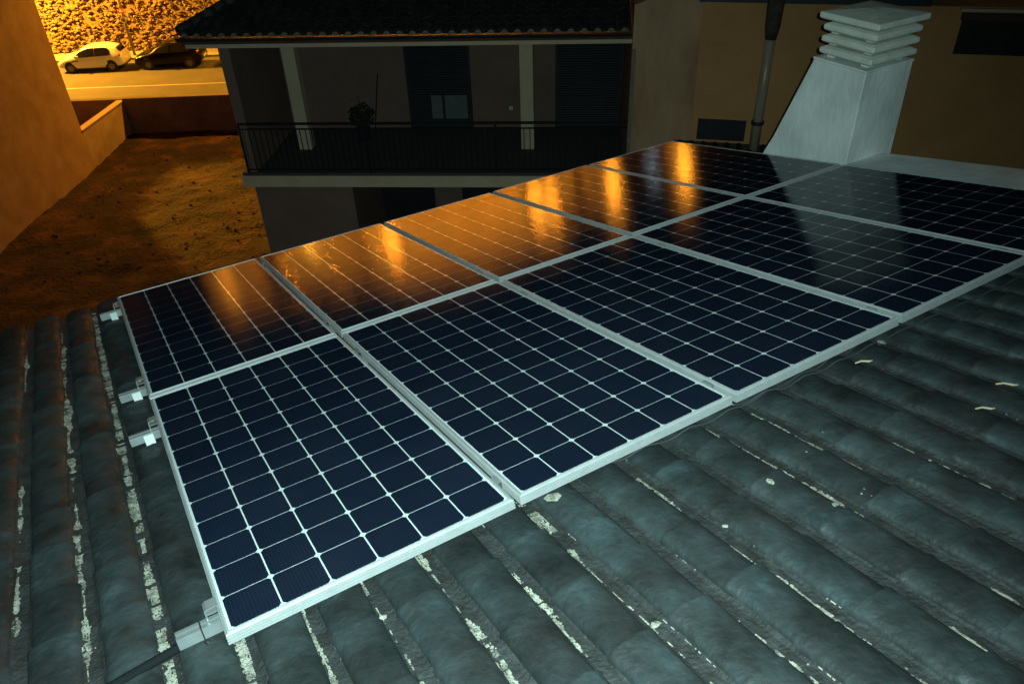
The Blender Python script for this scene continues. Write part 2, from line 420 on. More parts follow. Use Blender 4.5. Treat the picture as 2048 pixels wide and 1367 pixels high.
for k, hv in ((0,2.2),(1,.8),(2,1.1),(3,.95),(4,1.05),(5,1.1),(6,.7),(7,.55),(8,.5),(9,.45),(10,.4),(11,.35),(12,.35),(13,.3),(14,.3),(15,.25),(16,.2),(17,.1),(18,.1),(19,.1),(20,.1),(21,.1)):
    mortar(k, -1.5, .25, hv, 1 if k < 16 else 0)
def on_tile(u, v, lift=.006):
    x = abs((u % PITCH) - .129)
    h = .0375*max(0., 1-(x/.080)**2)**.36 if x < .080 else 0
    return max(-.136 + h, -.128) + .012 + lift
# little flakes lying about
fk = MB()
for _ in range(90):
    u = random.uniform(-.7, 4.2); v = random.uniform(-1.3, .0) if u > 0 else random.uniform(.2, 3.5)
    w0 = on_tile(u, v, 0) - .012
    r = random.uniform(.002, .0052)
    fk.add(rock_verts((u, v, w0), r*1.3, r, r*.5), ICO)
fo = fk.build('mortar_flakes', M['mortar'], None); tag(fo, kind='stuff'); fo.location = O; fo.rotation_euler = ROT

# ------------------------------------------------------------------ solar panels
W, L, GU, GV = .992, 1.932, .022, .032
PU, PV = W + GU, L + GV
NU, NV = 6, 12
fm = MB()
prof = [(.030,-.040),(0,-.040),(0,-.0345),(.0110,-.0335),(.0110,-.0290),(0,-.0280),(0,-.0235),(.0110,-.0225),(.0110,-.0180),(0,-.0170),(0,-.0125),(.0105,-.0115),(.0105,-.0085),(.001,-.0075),(.0055,-.004),(.0075,-.0085),(.0090,-.0085),(.0095,-.0004),(.0105,0),(.0142,0),(.0142,-.007)]
rings = [[(o_, o_, z), (W-o_, o_, z), (W-o_, L-o_, z), (o_, L-o_, z)] for o_, z in prof]
for i in range(len(prof)-1):
    for k in range(4):
        k2 = (k+1) % 4; fm.add([rings[i][k], rings[i][k2], rings[i+1][k2], rings[i+1][k]], [(0,1,2,3)])
frame_me = fm.mesh('frame'); frame_me.materials.append(M['alu'])
bs = MB().add([(.0140,.0140,-.0062),(W-.0140,.0140,-.0062),(W-.0140,L-.0140,-.0062),(.0140,L-.0140,-.0062)], [(0,1,2,3)]).mesh('backsheet')
M['backsheet'] = material('white_backsheet', [(.72,.74,.74)], 1, .8, spec=0.); bs.materials.append(M['backsheet'])
gl = MB().add([(.0141,.0141,-.0022),(W-.0141,.0141,-.0022),(W-.0141,L-.0141,-.0022),(.0141,L-.0141,-.0022)], [(0,1,2,3)]).mesh('glass_pane')
mg = bpy.data.materials.new('textured_solar_glass'); mg.use_nodes = True
n = mg.node_tree.nodes; l = mg.node_tree.links; n.clear()
out = n.new('ShaderNodeOutputMaterial'); mix = n.new('ShaderNodeMixShader'); tr = n.new('ShaderNodeBsdfTransparent'); gs = n.new('ShaderNodeBsdfGlossy'); gs.distribution = 'BECKMANN'; fr = n.new('ShaderNodeFresnel')
gs.inputs['Roughness'].default_value = .15; tr.inputs['Color'].default_value = (.95,.97,.97,1)
geo = n.new('ShaderNodeNewGeometry'); ior = n.new('ShaderNodeMapRange'); ior.inputs['To Min'].default_value = 1.45; ior.inputs['To Max'].default_value = 1/1.45; l.new(geo.outputs['Backfacing'], ior.inputs['Value']); l.new(ior.outputs['Result'], fr.inputs['IOR'])
t = n.new('ShaderNodeTexNoise'); t.inputs['Scale'].default_value = 5; t.inputs['Detail'].default_value = 7
l.new(geo.outputs['Position'], t.inputs['Vector'])
mr = n.new('ShaderNodeMapRange'); mr.inputs['To Min'].default_value = .13; mr.inputs['To Max'].default_value = .15; l.new(t.outputs['Fac'], mr.inputs['Value']); l.new(mr.outputs['Result'], gs.inputs['Roughness'])
l.new(fr.outputs['Fac'], mix.inputs['Fac']); l.new(tr.outputs['BSDF'], mix.inputs[1]); l.new(gs.outputs['BSDF'], mix.inputs[2]); du = n.new('ShaderNodeBsdfDiffuse'); du.inputs['Color'].default_value = (.55,.54,.50,1); dm = n.new('ShaderNodeMixShader')
t3 = n.new('ShaderNodeTexNoise'); t3.inputs['Scale'].default_value = 2.4; t3.inputs['Detail'].default_value = 9; t3.inputs['Roughness'].default_value = .7; l.new(geo.outputs['Position'], t3.inputs['Vector'])
m3 = n.new('ShaderNodeMapRange'); m3.inputs['From Min'].default_value = .38; m3.inputs['From Max'].default_value = .75; m3.inputs['To Min'].default_value = .0; m3.inputs['To Max'].default_value = .009; l.new(t3.outputs['Fac'], m3.inputs['Value'])
l.new(m3.outputs['Result'], dm.inputs['Fac']); l.new(mix.outputs['Shader'], dm.inputs[1]); l.new(du.outputs['BSDF'], dm.inputs[2])
l.new(dm.outputs['Shader'], out.inputs['Surface'])
gl.materials.append(mg)
# a cell: square with cut corners
cpu, cpv = (W-.040)/NU, (L-.040)/NV; ca, cb = (cpu-.0052)/2, (cpv-.0036)/2; cc = .0102
o8 = [(-ca+cc,-cb),(ca-cc,-cb),(ca,-cb+cc),(ca,cb-cc),(ca-cc,cb),(-ca+cc,cb),(-ca,cb-cc),(-ca,-cb+cc)]
cm = MB(); cm.add([(x, y, .0009) for x, y in o8] + [(x, y, 0) for x, y in o8], [tuple(range(8))] + [(i, i+8, (i+1) % 8+8, (i+1) % 8) for i in range(8)])
cell_me = cm.mesh('cell')
mc = bpy.data.materials.new('mono_silicon_cell'); mc.use_nodes = True
n = mc.node_tree.nodes; l = mc.node_tree.links; p = n['Principled BSDF']
p.inputs['Roughness'].default_value = .8; p.inputs['Specular IOR Level'].default_value = .0
tc = n.new('ShaderNodeTexCoord'); sx = n.new('ShaderNodeSeparateXYZ'); l.new(tc.outputs['Object'], sx.inputs['Vector'])
mu = n.new('ShaderNodeMath'); mu.operation = 'MULTIPLY'; mu.inputs[1].default_value = 85.; l.new(sx.outputs['X'], mu.inputs[0])
fr_ = n.new('ShaderNodeMath'); fr_.operation = 'FRACT'; l.new(mu.outputs[0], fr_.inputs[0])
lt = n.new('ShaderNodeMath'); lt.operation = 'LESS_THAN'; lt.inputs[1].default_value = .10; l.new(fr_.outputs[0], lt.inputs[0])
oi = n.new('ShaderNodeObjectInfo'); cr = n.new('ShaderNodeValToRGB'); cr.color_ramp.elements[0].color = (.0062,.0108,.0230,1); cr.color_ramp.elements[1].color = (.0080,.0138,.0300,1)
l.new(oi.outputs['Random'], cr.inputs['Fac'])
mx = n.new('ShaderNodeMix'); mx.data_type = 'RGBA'; l.new(lt.outputs[0], mx.inputs['Factor']); l.new(cr.outputs['Color'], mx.inputs['A']); mx.inputs['B'].default_value = (.016,.021,.040,1)
l.new(mx.outputs['Result'], p.inputs['Base Color']); cell_me.materials.append(mc)
words = ['first', 'second', 'third', 'fourth', 'fifth']
extra = {(0,0): 'nearest the camera', (0,1): 'at the eave corner', (4,1): 'nearest the flue pipe', (4,0): 'beside the white chimney'}
for row in range(2):
    for col_ in range(5):
        pan = empty('solar_panel', P2W(-.0105 + col_*PU, -.0105 + row*PV, (0.0, .001, -.001, .0015, 0)[col_]), ROT)
        lab = '%s solar panel from the left in the %s row' % (words[col_], 'near' if row == 0 else 'far')
        if (col_, row) in extra: lab += ', ' + extra[(col_, row)]
        tag(pan, lab, 'solar panel', 'solar panels mounted on the roof')
        place('frame', frame_me, pan); place('backsheet', bs, pan); place('glass_pane', gl, pan)
        for i in range(NU):
            for j in range(NV):
                place('cell', cell_me, pan, (.020 + (i+.5)*cpu, .020 + (j+.5)*cpv, -.0056))

# ------------------------------------------------------------------ rails, feet and clamps
rail_v = [.135, 1.635, 2.185, 3.715]
rail_lab = ['aluminium mounting rail under the near edge of the array, black strap round its end', 'aluminium mounting rail end just below the gap between the two panel rows', 'aluminium mounting rail end just above the gap between the two panel rows', 'aluminium mounting rail end at the far eave corner of the array']
def zclamp():
    m = MB(); pr = [(-.032,-.040),(-.032,-.004),(-.024,.001),(.006,.003),(.006,.0055),(-.027,.0045),(-.036,-.002),(-.036,-.040)]
    m.loft([[(x, y, z) for x, z in pr] for y in (0, .045)])
    m.box(-.0318, -.0005, .006, .040, -.0225, -.0195)
    return m.mesh('end_clamp')
zc = zclamp(); zc.materials.append(M['alu_dark'])
mcl = MB(); prm = [(-.0105,-.040),(-.0105,-.010),(-.004,-.002),(.004,-.002),(.0105,-.010),(.0105,-.040),(.0085,-.040),(.0085,-.012),(.003,-.0045),(-.003,-.0045),(-.0085,-.012),(-.0085,-.040)]
mcl.loft([[(x, y, z) for x, z in prm] for y in (0, .05)]); mid_me = mcl.mesh('mid_clamp'); mid_me.materials.append(M['alu_dark'])
bolt_me = MB().tube([(0,0,0),(0,0,.008)], .0065, 6).mesh('bolt'); bolt_me.materials.append(M['steel'])
cbolt_me = MB().tube([(0,0,0),(0,0,.012)], .007, 6).mesh('bolt'); cbolt_me.materials.append(M['copper'])
for i, v in enumerate(rail_v):
    r = empty('mounting_rail', P2W(0, v, 0), ROT); tag(r, rail_lab[i], 'rail', 'rails under the solar panels')
    m = MB(); t_ = .0405
    pr = [(-.020,-.082),(.020,-.082),(.020,-t_),(.007,-t_),(.007,-.052),(-.007,-.052),(-.007,-t_),(-.020,-t_)]
    m.loft([[(x, y, z) for y, z in pr] for x in (-.145, 5.10)]); m.build('rail_profile', M['alu_dark'], r)
    e = place('end_clamp', zc, r, (-.0115, -.002, .0)); place('bolt', cbolt_me if i else bolt_me, e, (-.016, .047, -.020), (R(-90), 0, 0))
    for c in range(4):
        mcp = place('mid_clamp', mid_me, r, (-.0105 + W + GU/2 + c*PU, -.02, 0)); place('bolt', cbolt_me if c < 2 and i in (1, 2) else bolt_me, mcp, (0, .058, -.03))
    for u in ([-.085] if i else []) + [.96 + 1.045*k for k in range(4)]:
        f = MB(); f.box(u, u+.042, -.026, -.0205, -.128, -.048); f.box(u, u+.042, -.060, -.0262, -.131, -.126)
        fo = f.build('foot', M['plastic_white'] if i else M['alu'], r)
    if i == 0:
        s = MB(); s.box(-.073, -.069, -.0215, .0215, -.0835, -.0395).build('strap', M['black'], r)
        s = MB(); s.tube([(-.07,-.024,-.085),(-.066,-.03,-.10),(-.06,-.034,-.118)], [.007,.013,.010], 7).build('sealant_lump', M['black'], r)
# ------------------------------------------------------------------ cables on the tiles
def cable(name, label, pts, r, mat, sub=14):
    m = MB(); P = []
    for a, b in zip(pts[:-1], pts[1:]):
        for k in range(sub):
            t = k/sub; u = a[0] + (b[0]-a[0])*t; v = a[1] + (b[1]-a[1])*t; P.append((u, v, on_tile(u, v) + .004*nz(u*5, v*5)))
    P = [(P[i][0], P[i][1], sum(P[max(0,min(len(P)-1,i+q))][2] for q in (-2,-1,0,1,2))/5) for i in range(len(P))]
    m.tube(P, r, 6); o = m.build(name, mat, None, True); o.location = O; o.rotation_euler = ROT
    return tag(o, label, 'cable')
cable('cable', 'thin grey cable along the front edge of the second and third near panels', [(1.25,.10),(1.42,.055),(1.75,.03),(2.1,.022),(2.5,.035),(2.8,.05),(3.05,.06)], .0042, M['cable'])
cable('cable', 'second thin cable running further right below the near panel edges', [(2.05,.05),(2.3,.012),(2.65,.005),(3.1,.012),(3.6,-.012),(4.1,-.02),(4.8,.0)], .0042, M['cable'])
o = MB().tube([(.10,.19,-.088),(-.03,.165,-.092),(-.2,.135,-.090),(-.4,.10,-.088),(-.7,.03,-.092)], .0145, 8).build('cable', M['strip_black'], None, True); o.location = O; o.rotation_euler = ROT; tag(o, 'thick black strip leaving the rail end at the bottom left', 'cable')  # straight black tube along the dark band at the rail end

# ------------------------------------------------------------------ bits lying on the tiles
def bit(name, label, cat, u, v, kind, ang=0., s=1.):
    m = MB(); w0 = on_tile(u, v, 0) + .002
    if kind == 'chip': m.add(rock_verts((0,0,0), .024*s, .016*s, .005*s), ICO)
    elif kind == 'twig': m.tube([(-.045*s,0,0),(-.01*s,.006*s,.004),(.03*s,-.004*s,.002),(.05*s,.004*s,0)], [.004*s,.005*s,.006*s,.003*s], 6)
    elif kind == 'ring': m.tube([(.008*s*math.cos(a_),.008*s*math.sin(a_),0) for a_ in [k*6.2832/12 for k in range(13)]], .0035*s, 5)
    o = m.build(name, M['stick'] if kind == 'twig' else M['mortar'], None); o.location = P2W(u, v, w0 + .004)
    o.rotation_euler = (RM @ Euler((0,0,ang)).to_matrix()).to_euler(); tag(o, label, cat)
bit('mortar_chip', 'flat pale chip by the cable under the third and fourth near panels', 'chip', 2.9, -.01, 'chip', .5, .9)
bit('twig', 'short straw coloured twig just below the pale chip by the cables', 'twig', 2.7, -.07, 'twig', -.5, .8)
bit('twig', 'thin pale twig on the tiles near the right edge, the upper one', 'twig', 2.9, -.56, 'twig', -.9, .8)
bit('twig', 'thicker straw twig near the right edge, below the thin twig', 'twig', 2.68, -.61, 'twig', -.75, .7)
bit('mortar_chip', 'angular white chip in a valley right of the second near panel', 'chip', 1.77, -.42, 'chip', .3, .9)
bit('mortar_chip', 'pale round chip on the tiles right of bottom centre', 'chip', 1.51, -.47, 'chip', 1.2, .55)
bit('mortar_chip', 'white splinter on the tiles in the bottom right quarter', 'chip', 1.06, -.66, 'chip', 1.9, .8)
bit('mortar_chip', 'pale flake beside the dark valley at lower right', 'chip', 1.83, -.64, 'chip', .8, .7)
bit('mortar_chip', 'white flake in the mortar line below the first near panel', 'chip', .42, -.12, 'chip', .2, .8)
bit('mortar_chip', 'broken white slab of mortar under the corner of the second near panel', 'chip', 1.14, .01, 'chip', -.6, 1.5)

# ------------------------------------------------------------------ parapet and chimney at the right end of the roof
def tilt_box(m, u0, u1, v0, v1, w0, w1): return m.box(u0, u1, v0, v1, w0, w1)
pp = MB(); pp.box(5.10, 5.56, -3.2, 2.02, -.5, -.034); o = pp.build('parapet_wall', M['white_paint']); o.location = O; o.rotation_euler = ROT
bv = o.modifiers.new('bevel', 'BEVEL'); bv.width = .012; bv.segments = 2
tag(o, 'low white painted parapet running right from the chimney foot', 'parapet')
E0 = P2W(5.13, 1.99, -.037)
ch = empty('chimney', E0, (0,0,ROT[2])); tag(ch, 'white painted tapering chimney with louvred concrete cap', 'chimney')
# local: x = away from the panels, y = down the slope
st = MB(); D = .545
st.add([(0,0,-.25),(D,0,-.25),(D,.86,-.25),(0,.86,-.25),(0,0,.0),(D,0,.0),(D,.742,.0),(0,.742,.0),(0,-.0,.69),(D-.02,0,.69),(D-.02,.478,.69),(0,.478,.69)],
       [(0,1,5,4),(1,2,6,5),(2,3,7,6),(3,0,4,7),(4,5,9,8),(5,6,10,9),(6,7,11,10),(7,4,8,11),(8,9,10,11),(3,2,1,0)])
o = st.build('stack', M['white_paint'], ch); bv = o.modifiers.new('bevel', 'BEVEL'); bv.width = .008; bv.segments = 2
o = MB().box(-.005, D-.017, -.005, .483, .6905, .712).build('flange', M['white_paint'], ch); bv = o.modifiers.new('bevel', 'BEVEL'); bv.width = .006; bv.segments = 2
def plate(z0, h, x0, x1, y0, y1, ch_, name, topin=None):
    m = MB(); i = ch_
    t_ = topin if topin else .035
    def sq(k, z): return [(x0+k,y0+k,z),(x1-k,y0+k,z),(x1-k,y1-k,z),(x0+k,y1-k,z)]
    rg = [sq(i, z0), sq(0, z0+h*(.22 if topin is None else .10)), sq(0, z0+h*(.78 if topin is None else .62)), sq(t_, z0+h)]
    o = m.loft(rg).build(name, M['white_cast'], ch); bv = o.modifiers.new('bevel', 'BEVEL'); bv.width = .009; bv.segments = 3
for k in range(3): plate(.738 + k*.083, .064, .005, .515, -.018, .452, .028, 'louvre_plate')
plate(.988, .080, -.02, .545, -.035, .485, .02, 'cap', .23)
for k in range(4):
    z0 = .7125 + k*.083; z1 = z0 + (.0245 if k == 0 else .0200)
    z0 = .7125 if k == 0 else .738 + (k-1)*.083 + .0645
    z1 = (.738 + k*.083 - .0005) if k < 3 else .9875
    for (x, y) in ((.07,.05),(.40,.05),(.07,.36),(.40,.36)):
        MB().box(x, x+.06, y, y+.06, z0, z1).build('post', M['white_cast'], ch)
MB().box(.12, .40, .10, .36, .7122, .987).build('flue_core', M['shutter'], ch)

# =================================================================== neighbour house with balcony
NH = empty('balcony_house', (2.56, 15.0, 0), (0,0,R(-5.5)))
tag(NH, 'dark two storey house with covered balcony and tiled eave beyond the array', 'house')
# local x to the right (negative = left), y away from us
MB().box(-8.15, -7.93, .06, 10, 3.423, 6.018).build('wall', M['house_wall'], NH)                      # left end wall, upper floor
MB().box(-7.93, 0.0, 2.72, 2.95, 3.423, 6.018).build('wall', M['house_wall'], NH)                     # back wall of the balcony
MB().box(-8.10, -5.93, .14, 10, -.8, 3.127).build('wall', M['house_wall'], NH)                        # ground floor
MB().box(-5.929, 0.0, 2.5, 10, -.8, 3.127).build('wall', M['house_wall'], NH)
o = MB().box(-8.28, 0.05, 0, 10, 3.13, 3.36).build('balcony_slab', M['house_cream'], NH)
MB().box(-8.29, 0.05, -.012, .05, 3.115, 3.16).build('slab_drip', M['house_cream'], NH)
MB().box(-8.25, 0.05, .02, 2.715, 3.361, 3.422).build('balcony_floor', M['floor_tile'], NH)
for x in (-7.23, -2.18):
    o = MB().box(x-.145, x+.145, 1.3, 1.59, 3.423, 6.018).build('pillar', M['house_cream'], NH); bv = o.modifiers.new('bevel', 'BEVEL'); bv.width = .02; bv.segments = 2
MB().box(-8.7, -.0, .02, 10, 6.019, 6.10).build('ceiling', M['house_wall'], NH)
MB().box(-8.75, -.0, -.02, .018, 6.022, 6.105).build('eave_beam', M['house_cream'], NH)
MB().box(-8.78, -.1, -.06, .018, 6.106, 6.15).build('fascia', M['redbrown'], NH)
gt = MB(); gt.loft([[(x, -.08 + .07*math.cos(a), 6.235 + .075*math.sin(a)) for a in [math.pi + k*math.pi/8 for k in range(9)]] + [(x, -.012, 6.237), (x, -.148, 6.237)] for x in (-8.86, -.12)])
gt.build('gutter', M['gutter'], NH)
MB().box(-.70, -.62, .02, .06, 6.16, 6.2).build('gutter_bracket', M['gutter'], NH)
# roof: separate barrel tiles on a sloping bed
SL = R(13); cs, sn = math.cos(SL), math.sin(SL)
def roof_pt(x, d, h): return (x, -.10 + d*cs - h*sn, 6.262 + d*sn + h*cs)
MB().add([roof_pt(-8.8,.02,0), roof_pt(-.12,.02,0), roof_pt(-.12,5.,0), roof_pt(-6.4,5.,0)], [(0,1,2,3)]).build('roof_bed', M['house_tile'], NH)
ht = []
for s in range(4):
    me = cover_mesh('roof_tile', 50+s, .36, .100, .112, .062, .072); me.materials.append(M['house_tile']); ht.append(me)
PX = .2485; NT = 0; rr = random.Random(11); ht_field = MB()
for i in range(35):
    x = -8.70 + i*PX
    if x > -.2: continue
    for j in range(7):
        d1 = j*.235; xl = -8.83 + .5*d1
        if x < xl + .05: continue
        yy = roof_pt(x + rr.uniform(-.012,.012), d1 + .36 + rr.uniform(-.02,.02), .002)
        place('roof_tile', ht[rr.randrange(4)], NH, yy, (R(-3.5) + SL + rr.uniform(-.02,.02), 0, R(180) + rr.uniform(-.03,.03))).rotation_euler = Euler((-SL + R(5.0), rr.uniform(-.05,.05), R(180) + rr.uniform(-.03,.03)))
        NT += 1
    a = [k*math.pi/8 for k in range(9)]
    pl = MB(); pl.add([(x + .075*math.cos(q), -.068, 6.245 + .068*math.sin(q)**1.6) for q in a] + [(x + .075*math.cos(q), -.02, 6.245 + .068*math.sin(q)**1.6) for q in a],
        [tuple(range(8,-1,-1))] + [(k, k+1, k+10, k+9) for k in range(8)])
    pl.build('mortar_plug', M['eave_mortar'], NH)
for k in range(9):       # hip tiles at the left end
    d = .12 + k*.28; x = -8.83 + .5*d; p0 = roof_pt(x - .04, d, .05); p1 = roof_pt(x + .12, d + .34, .06)
    MB().tube([p0, p1], [.11, .095], 10).build('hip_tile', M['house_tile'], NH, True)
# openings in the back wall
def opening(x0, x1, z0, z1, panes):
    f = MB(); f.box(x0-.05, x1+.05, 2.68, 2.718, z0, z1+.05); d = f.build('door', M['shutter'], NH)
    n_ = int((z1-z0)/.055); sl = MB()
    for k in range(n_): # slats of the roller shutter
        z = z0 + .01 + k*.055; sl.add([(x0, 2.679, z), (x1, 2.679, z), (x1, 2.664, z+.024), (x0, 2.664, z+.024), (x0, 2.679, z+.048), (x1, 2.679, z+.048)], [(0,1,2,3),(3,2,5,4)])
    o = sl.build('shutter', M['shutter'], d); o['kind'] = 'stuff'
    for (a, b, c, e) in panes:
        q = MB().box(a, b, 2.64, 2.66, c, e).build('window_pane', M['pane'], d)
opening(-5.0, -3.6, 3.43, 5.55, [(-4.50,-4.25,3.66,4.21),(-4.18,-3.66,3.66,4.21)])
opening(-1.56, -.15, 3.43, 5.6, [])
o = MB().box(-2.69, -2.60, 2.70, 2.718, 3.83, 3.92).build('wall_socket', M['plastic_white'], NH)
bv = o.modifiers.new('bevel', 'BEVEL'); bv.width = .01; bv.segments = 2
MB().box(-5.92, -4.6, 2.45, 2.498, -.4, 2.4).build('door', M['shutter'], NH)
MB().box(-3.9, -2.9, 2.45, 2.498, .9, 2.2).build('window', M['shutter'], NH)
# railing
rl = empty('balcony_railing', (2.56, 15.0, 0), (0,0,R(-5.5))); tag(rl, 'black iron balcony railing with thin upright bars', 'railing')
for (z, h_) in ((4.46,.045),(4.36,.02),(3.47,.03)): MB().box(-8.10, -.02, .045, .085, z, z+h_).build('rail', M['iron'], rl)
bar = MB().box(-.0075, .0075, -.0075, .0075, 3.501, 4.359).mesh('bar'); bar.materials.append(M['iron'])
for k in range(66): place('bar', bar, rl, (-8.05 + k*.1225, .065, 0))
post = MB().box(-.02, .02, -.02, .02, 3.423, 4.459).mesh('post'); post.materials.append(M['iron'])
for x in (-8.11, -5.45, -2.75, -.0): place('post', post, rl, (x, .065, 0))
MB().box(-8.14, -8.10, .06, 1.2, 4.46, 4.505).build('rail', M['iron'], rl)
HM = Matrix.Translation((2.56, 15.0, 0)) @ Euler((0,0,R(-5.5))).to_matrix().to_4x4()
# a dark potted plant and a leaning stick on the balcony
pt = empty('potted_plant', HM @ Vector((-6.0, 1.9, 3.423)), (0,0,0)); tag(pt, 'dark bushy potted plant standing on the balcony behind the railing', 'plant')
MB().tube([(0,0,0),(0,0,.30)], [.13,.17], 12).build('pot', M['shutter'], pt)
lf = MB(); rr = random.Random(5)
for k in range(260):
    d = Vector((rr.gauss(0,1), rr.gauss(0,1), rr.gauss(0,1))).normalized()*rr.random()**.4
    p_ = Vector((d.x*.30, d.y*.28, .58 + d.z*.30)); a = Vector((rr.gauss(0,1), rr.gauss(0,1), rr.gauss(0,1))).normalized()*.06; b = a.orthogonal().normalized()*.03
    lf.add([p_-a, p_+b, p_+a, p_-b], [(0,1,2,3)])
o = lf.build('foliage', M['leaf_dark'], pt); o['kind'] = 'stuff'
MB().tube([(0,0,.3),(.03,.02,.7),(-.04,0,1.05)], [.02,.012,.006], 6).build('stem', M['bark'], pt)
o = MB().tube([(-.0,0,0),(.22,.1,1.35)], .014, 6).build('leaning_stick', M['iron']); o.location = HM @ Vector((-5.85, 2.3, 3.423)); tag(o, 'thin dark stick leaning against the balcony back wall', 'stick')

# =================================================================== beige end wall and ochre building on the right
bw = empty('beige_end_wall', (2.56, 15.0, 0), (0,0,R(-5.5))); tag(bw, 'stained beige wall block between the balcony house and the ochre building', 'wall')
MB().add([(-.10,-.16,-.8),(1.27,-.16,-.8),(1.27,9,-.8),(-.10,9,-.8),(-.10,-.16,6.72),(1.27,-.16,7.25),(1.27,9,7.25),(-.10,9,6.72)], [(0,1,5,4),(1,2,6,5),(2,3,7,6),(3,0,4,7),(4,5,6,7)]).build('wall_face', M['beige'], bw)
MB().box(-.105, -.03, -.175, -.165, 3.3, 5.95).build('corner_bead', M['eave_mortar'], bw)
OB = empty('ochre_building', (3.576, 14.3, 0), (0,0,R(-15))); tag(OB, 'ochre rendered building behind the chimney, with dark eave', 'building')
MB().box(-.02, 9, 0, 5, -.8, 6.86).build('wall', M['ochre'], OB)
MB().box(-.1, 3.6, -.06, 5, 6.861, 7.02).build('eave', M['gutter'], OB)
op = MB().box(.10, .98, -.012, -.002, 4.40, 4.80).build('opening', M['shutter'], OB)
wd = MB().box(4.13, 5.9, -.012, -.002, 6.12, 6.66).build('window', M['shutter'], OB)
MB().box(4.05, 6.0, -.10, -.002, 6.80, 6.85).build('window_ledge', M['house_cream'], OB)
MB().box(4.10, 6.0, -.06, -.003, 6.665, 6.79).build('window_lintel', M['redbrown'], OB)
MB().add([(-.3,-.02,4.36),(1.9,-.02,4.36),(1.9,-1.3,4.02),(-.3,-1.3,4.02),(-.3,-.02,4.2),(1.9,-.02,4.2),(1.9,-1.3,3.86),(-.3,-1.3,3.86)],[(3,2,1,0),(0,1,5,4),(1,2,6,5),(2,3,7,6),(3,0,4,7),(4,5,6,7)]).build('lean_to_roof', M['house_tile'], OB)
for k in range(10):
    x = -.2 + k*.22
    MB().tube([(x,-1.3,3.98),(x,-.02,4.325)], .06, 8).build('roof_tile', M['house_tile'], OB, True)
fp = empty('flue_pipe', OB.matrix_world @ Vector((0,0,0)), (0,0,R(-15))); fp.location = Matrix.Translation((3.576,14.3,0)) @ Euler((0,0,R(-15))).to_matrix().to_4x4() @ Vector((1.17,-.14,0))
tag(fp, 'shiny galvanised flue pipe with a collar against the ochre wall', 'pipe')
MB().tube([(0,0,4.2),(0,0,6.5)], .092, 16).build('pipe', M['flue'], fp, True)
MB().tube([(0,0,4.80),(0,0,4.86)], .115, 16).build('collar', M['shutter'], fp, True)
MB().tube([(0,0,6.30),(0,0,6.5),(0,0,7.4)], [.094,.13,.16], 14).build('dark_sleeve', M['bark'], fp, True)  # wider, darker top section of the pipe

# =================================================================== left building, garden wall, street wall
LD = Vector((-14.2, 19.6)); LE = Vector((-14.62, 29.8))
def along(p, q, t): return (p.x + (q.x-p.x)*t, p.y + (q.y-p.y)*t)
lb = empty('tan_building', (-14.2, 19.6, 0), (0,0,math.atan2(LE.y-LD.y, LE.x-LD.x)))
tag(lb, 'tall tan rendered building wall at the left edge, lit orange', 'building')
MB().box(-14, 6.6, 0, 7, -1.2, 9.6).build('wall', M['plaster_tan'], lb)
MB().box(-14, 6.7, -.25, 7, 9.601, 9.8).build('roof_edge', M['house_cream'], lb)
gw = empty('garden_wall', (-14.2, 19.6, 0), (0,0,math.atan2(LE.y-LD.y, LE.x-LD.x))); tag(gw, 'low tan garden wall continuing from the tall building towards the street', 'wall')
def slope_box(x0, x1, y0, y1, za, zb, ta, tb):
    return MB().add([(x0,y0,za),(x1,y0,zb),(x1,y1,zb),(x0,y1,za),(x0,y0,ta),(x1,y0,tb),(x1,y1,tb),(x0,y1,ta)], [(0,3,2,1),(4,5,6,7),(0,1,5,4),(1,2,6,5),(2,3,7,6),(3,0,4,7)])
slope_box(6.603, 10.48, .0, .22, -1.4, -1.4, .82, .58).build('wall_face', M['plaster_low'], gw)
slope_box(6.603, 10.50, -.03, .25, .823, .583, .87, .63).build('coping', M['plaster_low'], gw)
sw = empty('street_wall', (-14.6, 29.95, 0)); tag(sw, 'dark block wall closing the empty lot off from the street', 'wall')
MB().box(-.0, 16, 0, .25, -3.2, .72).build('wall_face', M['dark_wall'], sw)
sw2 = MB().box(-9, -.03, 1.2, 1.45, -3.2, .33).build('wall_return', M['dark_wall'], sw)
MB().box(-24, -14.7, 22, 33, -3.2, -1.0).build('courtyard_floor', M['dark_wall'], sw)

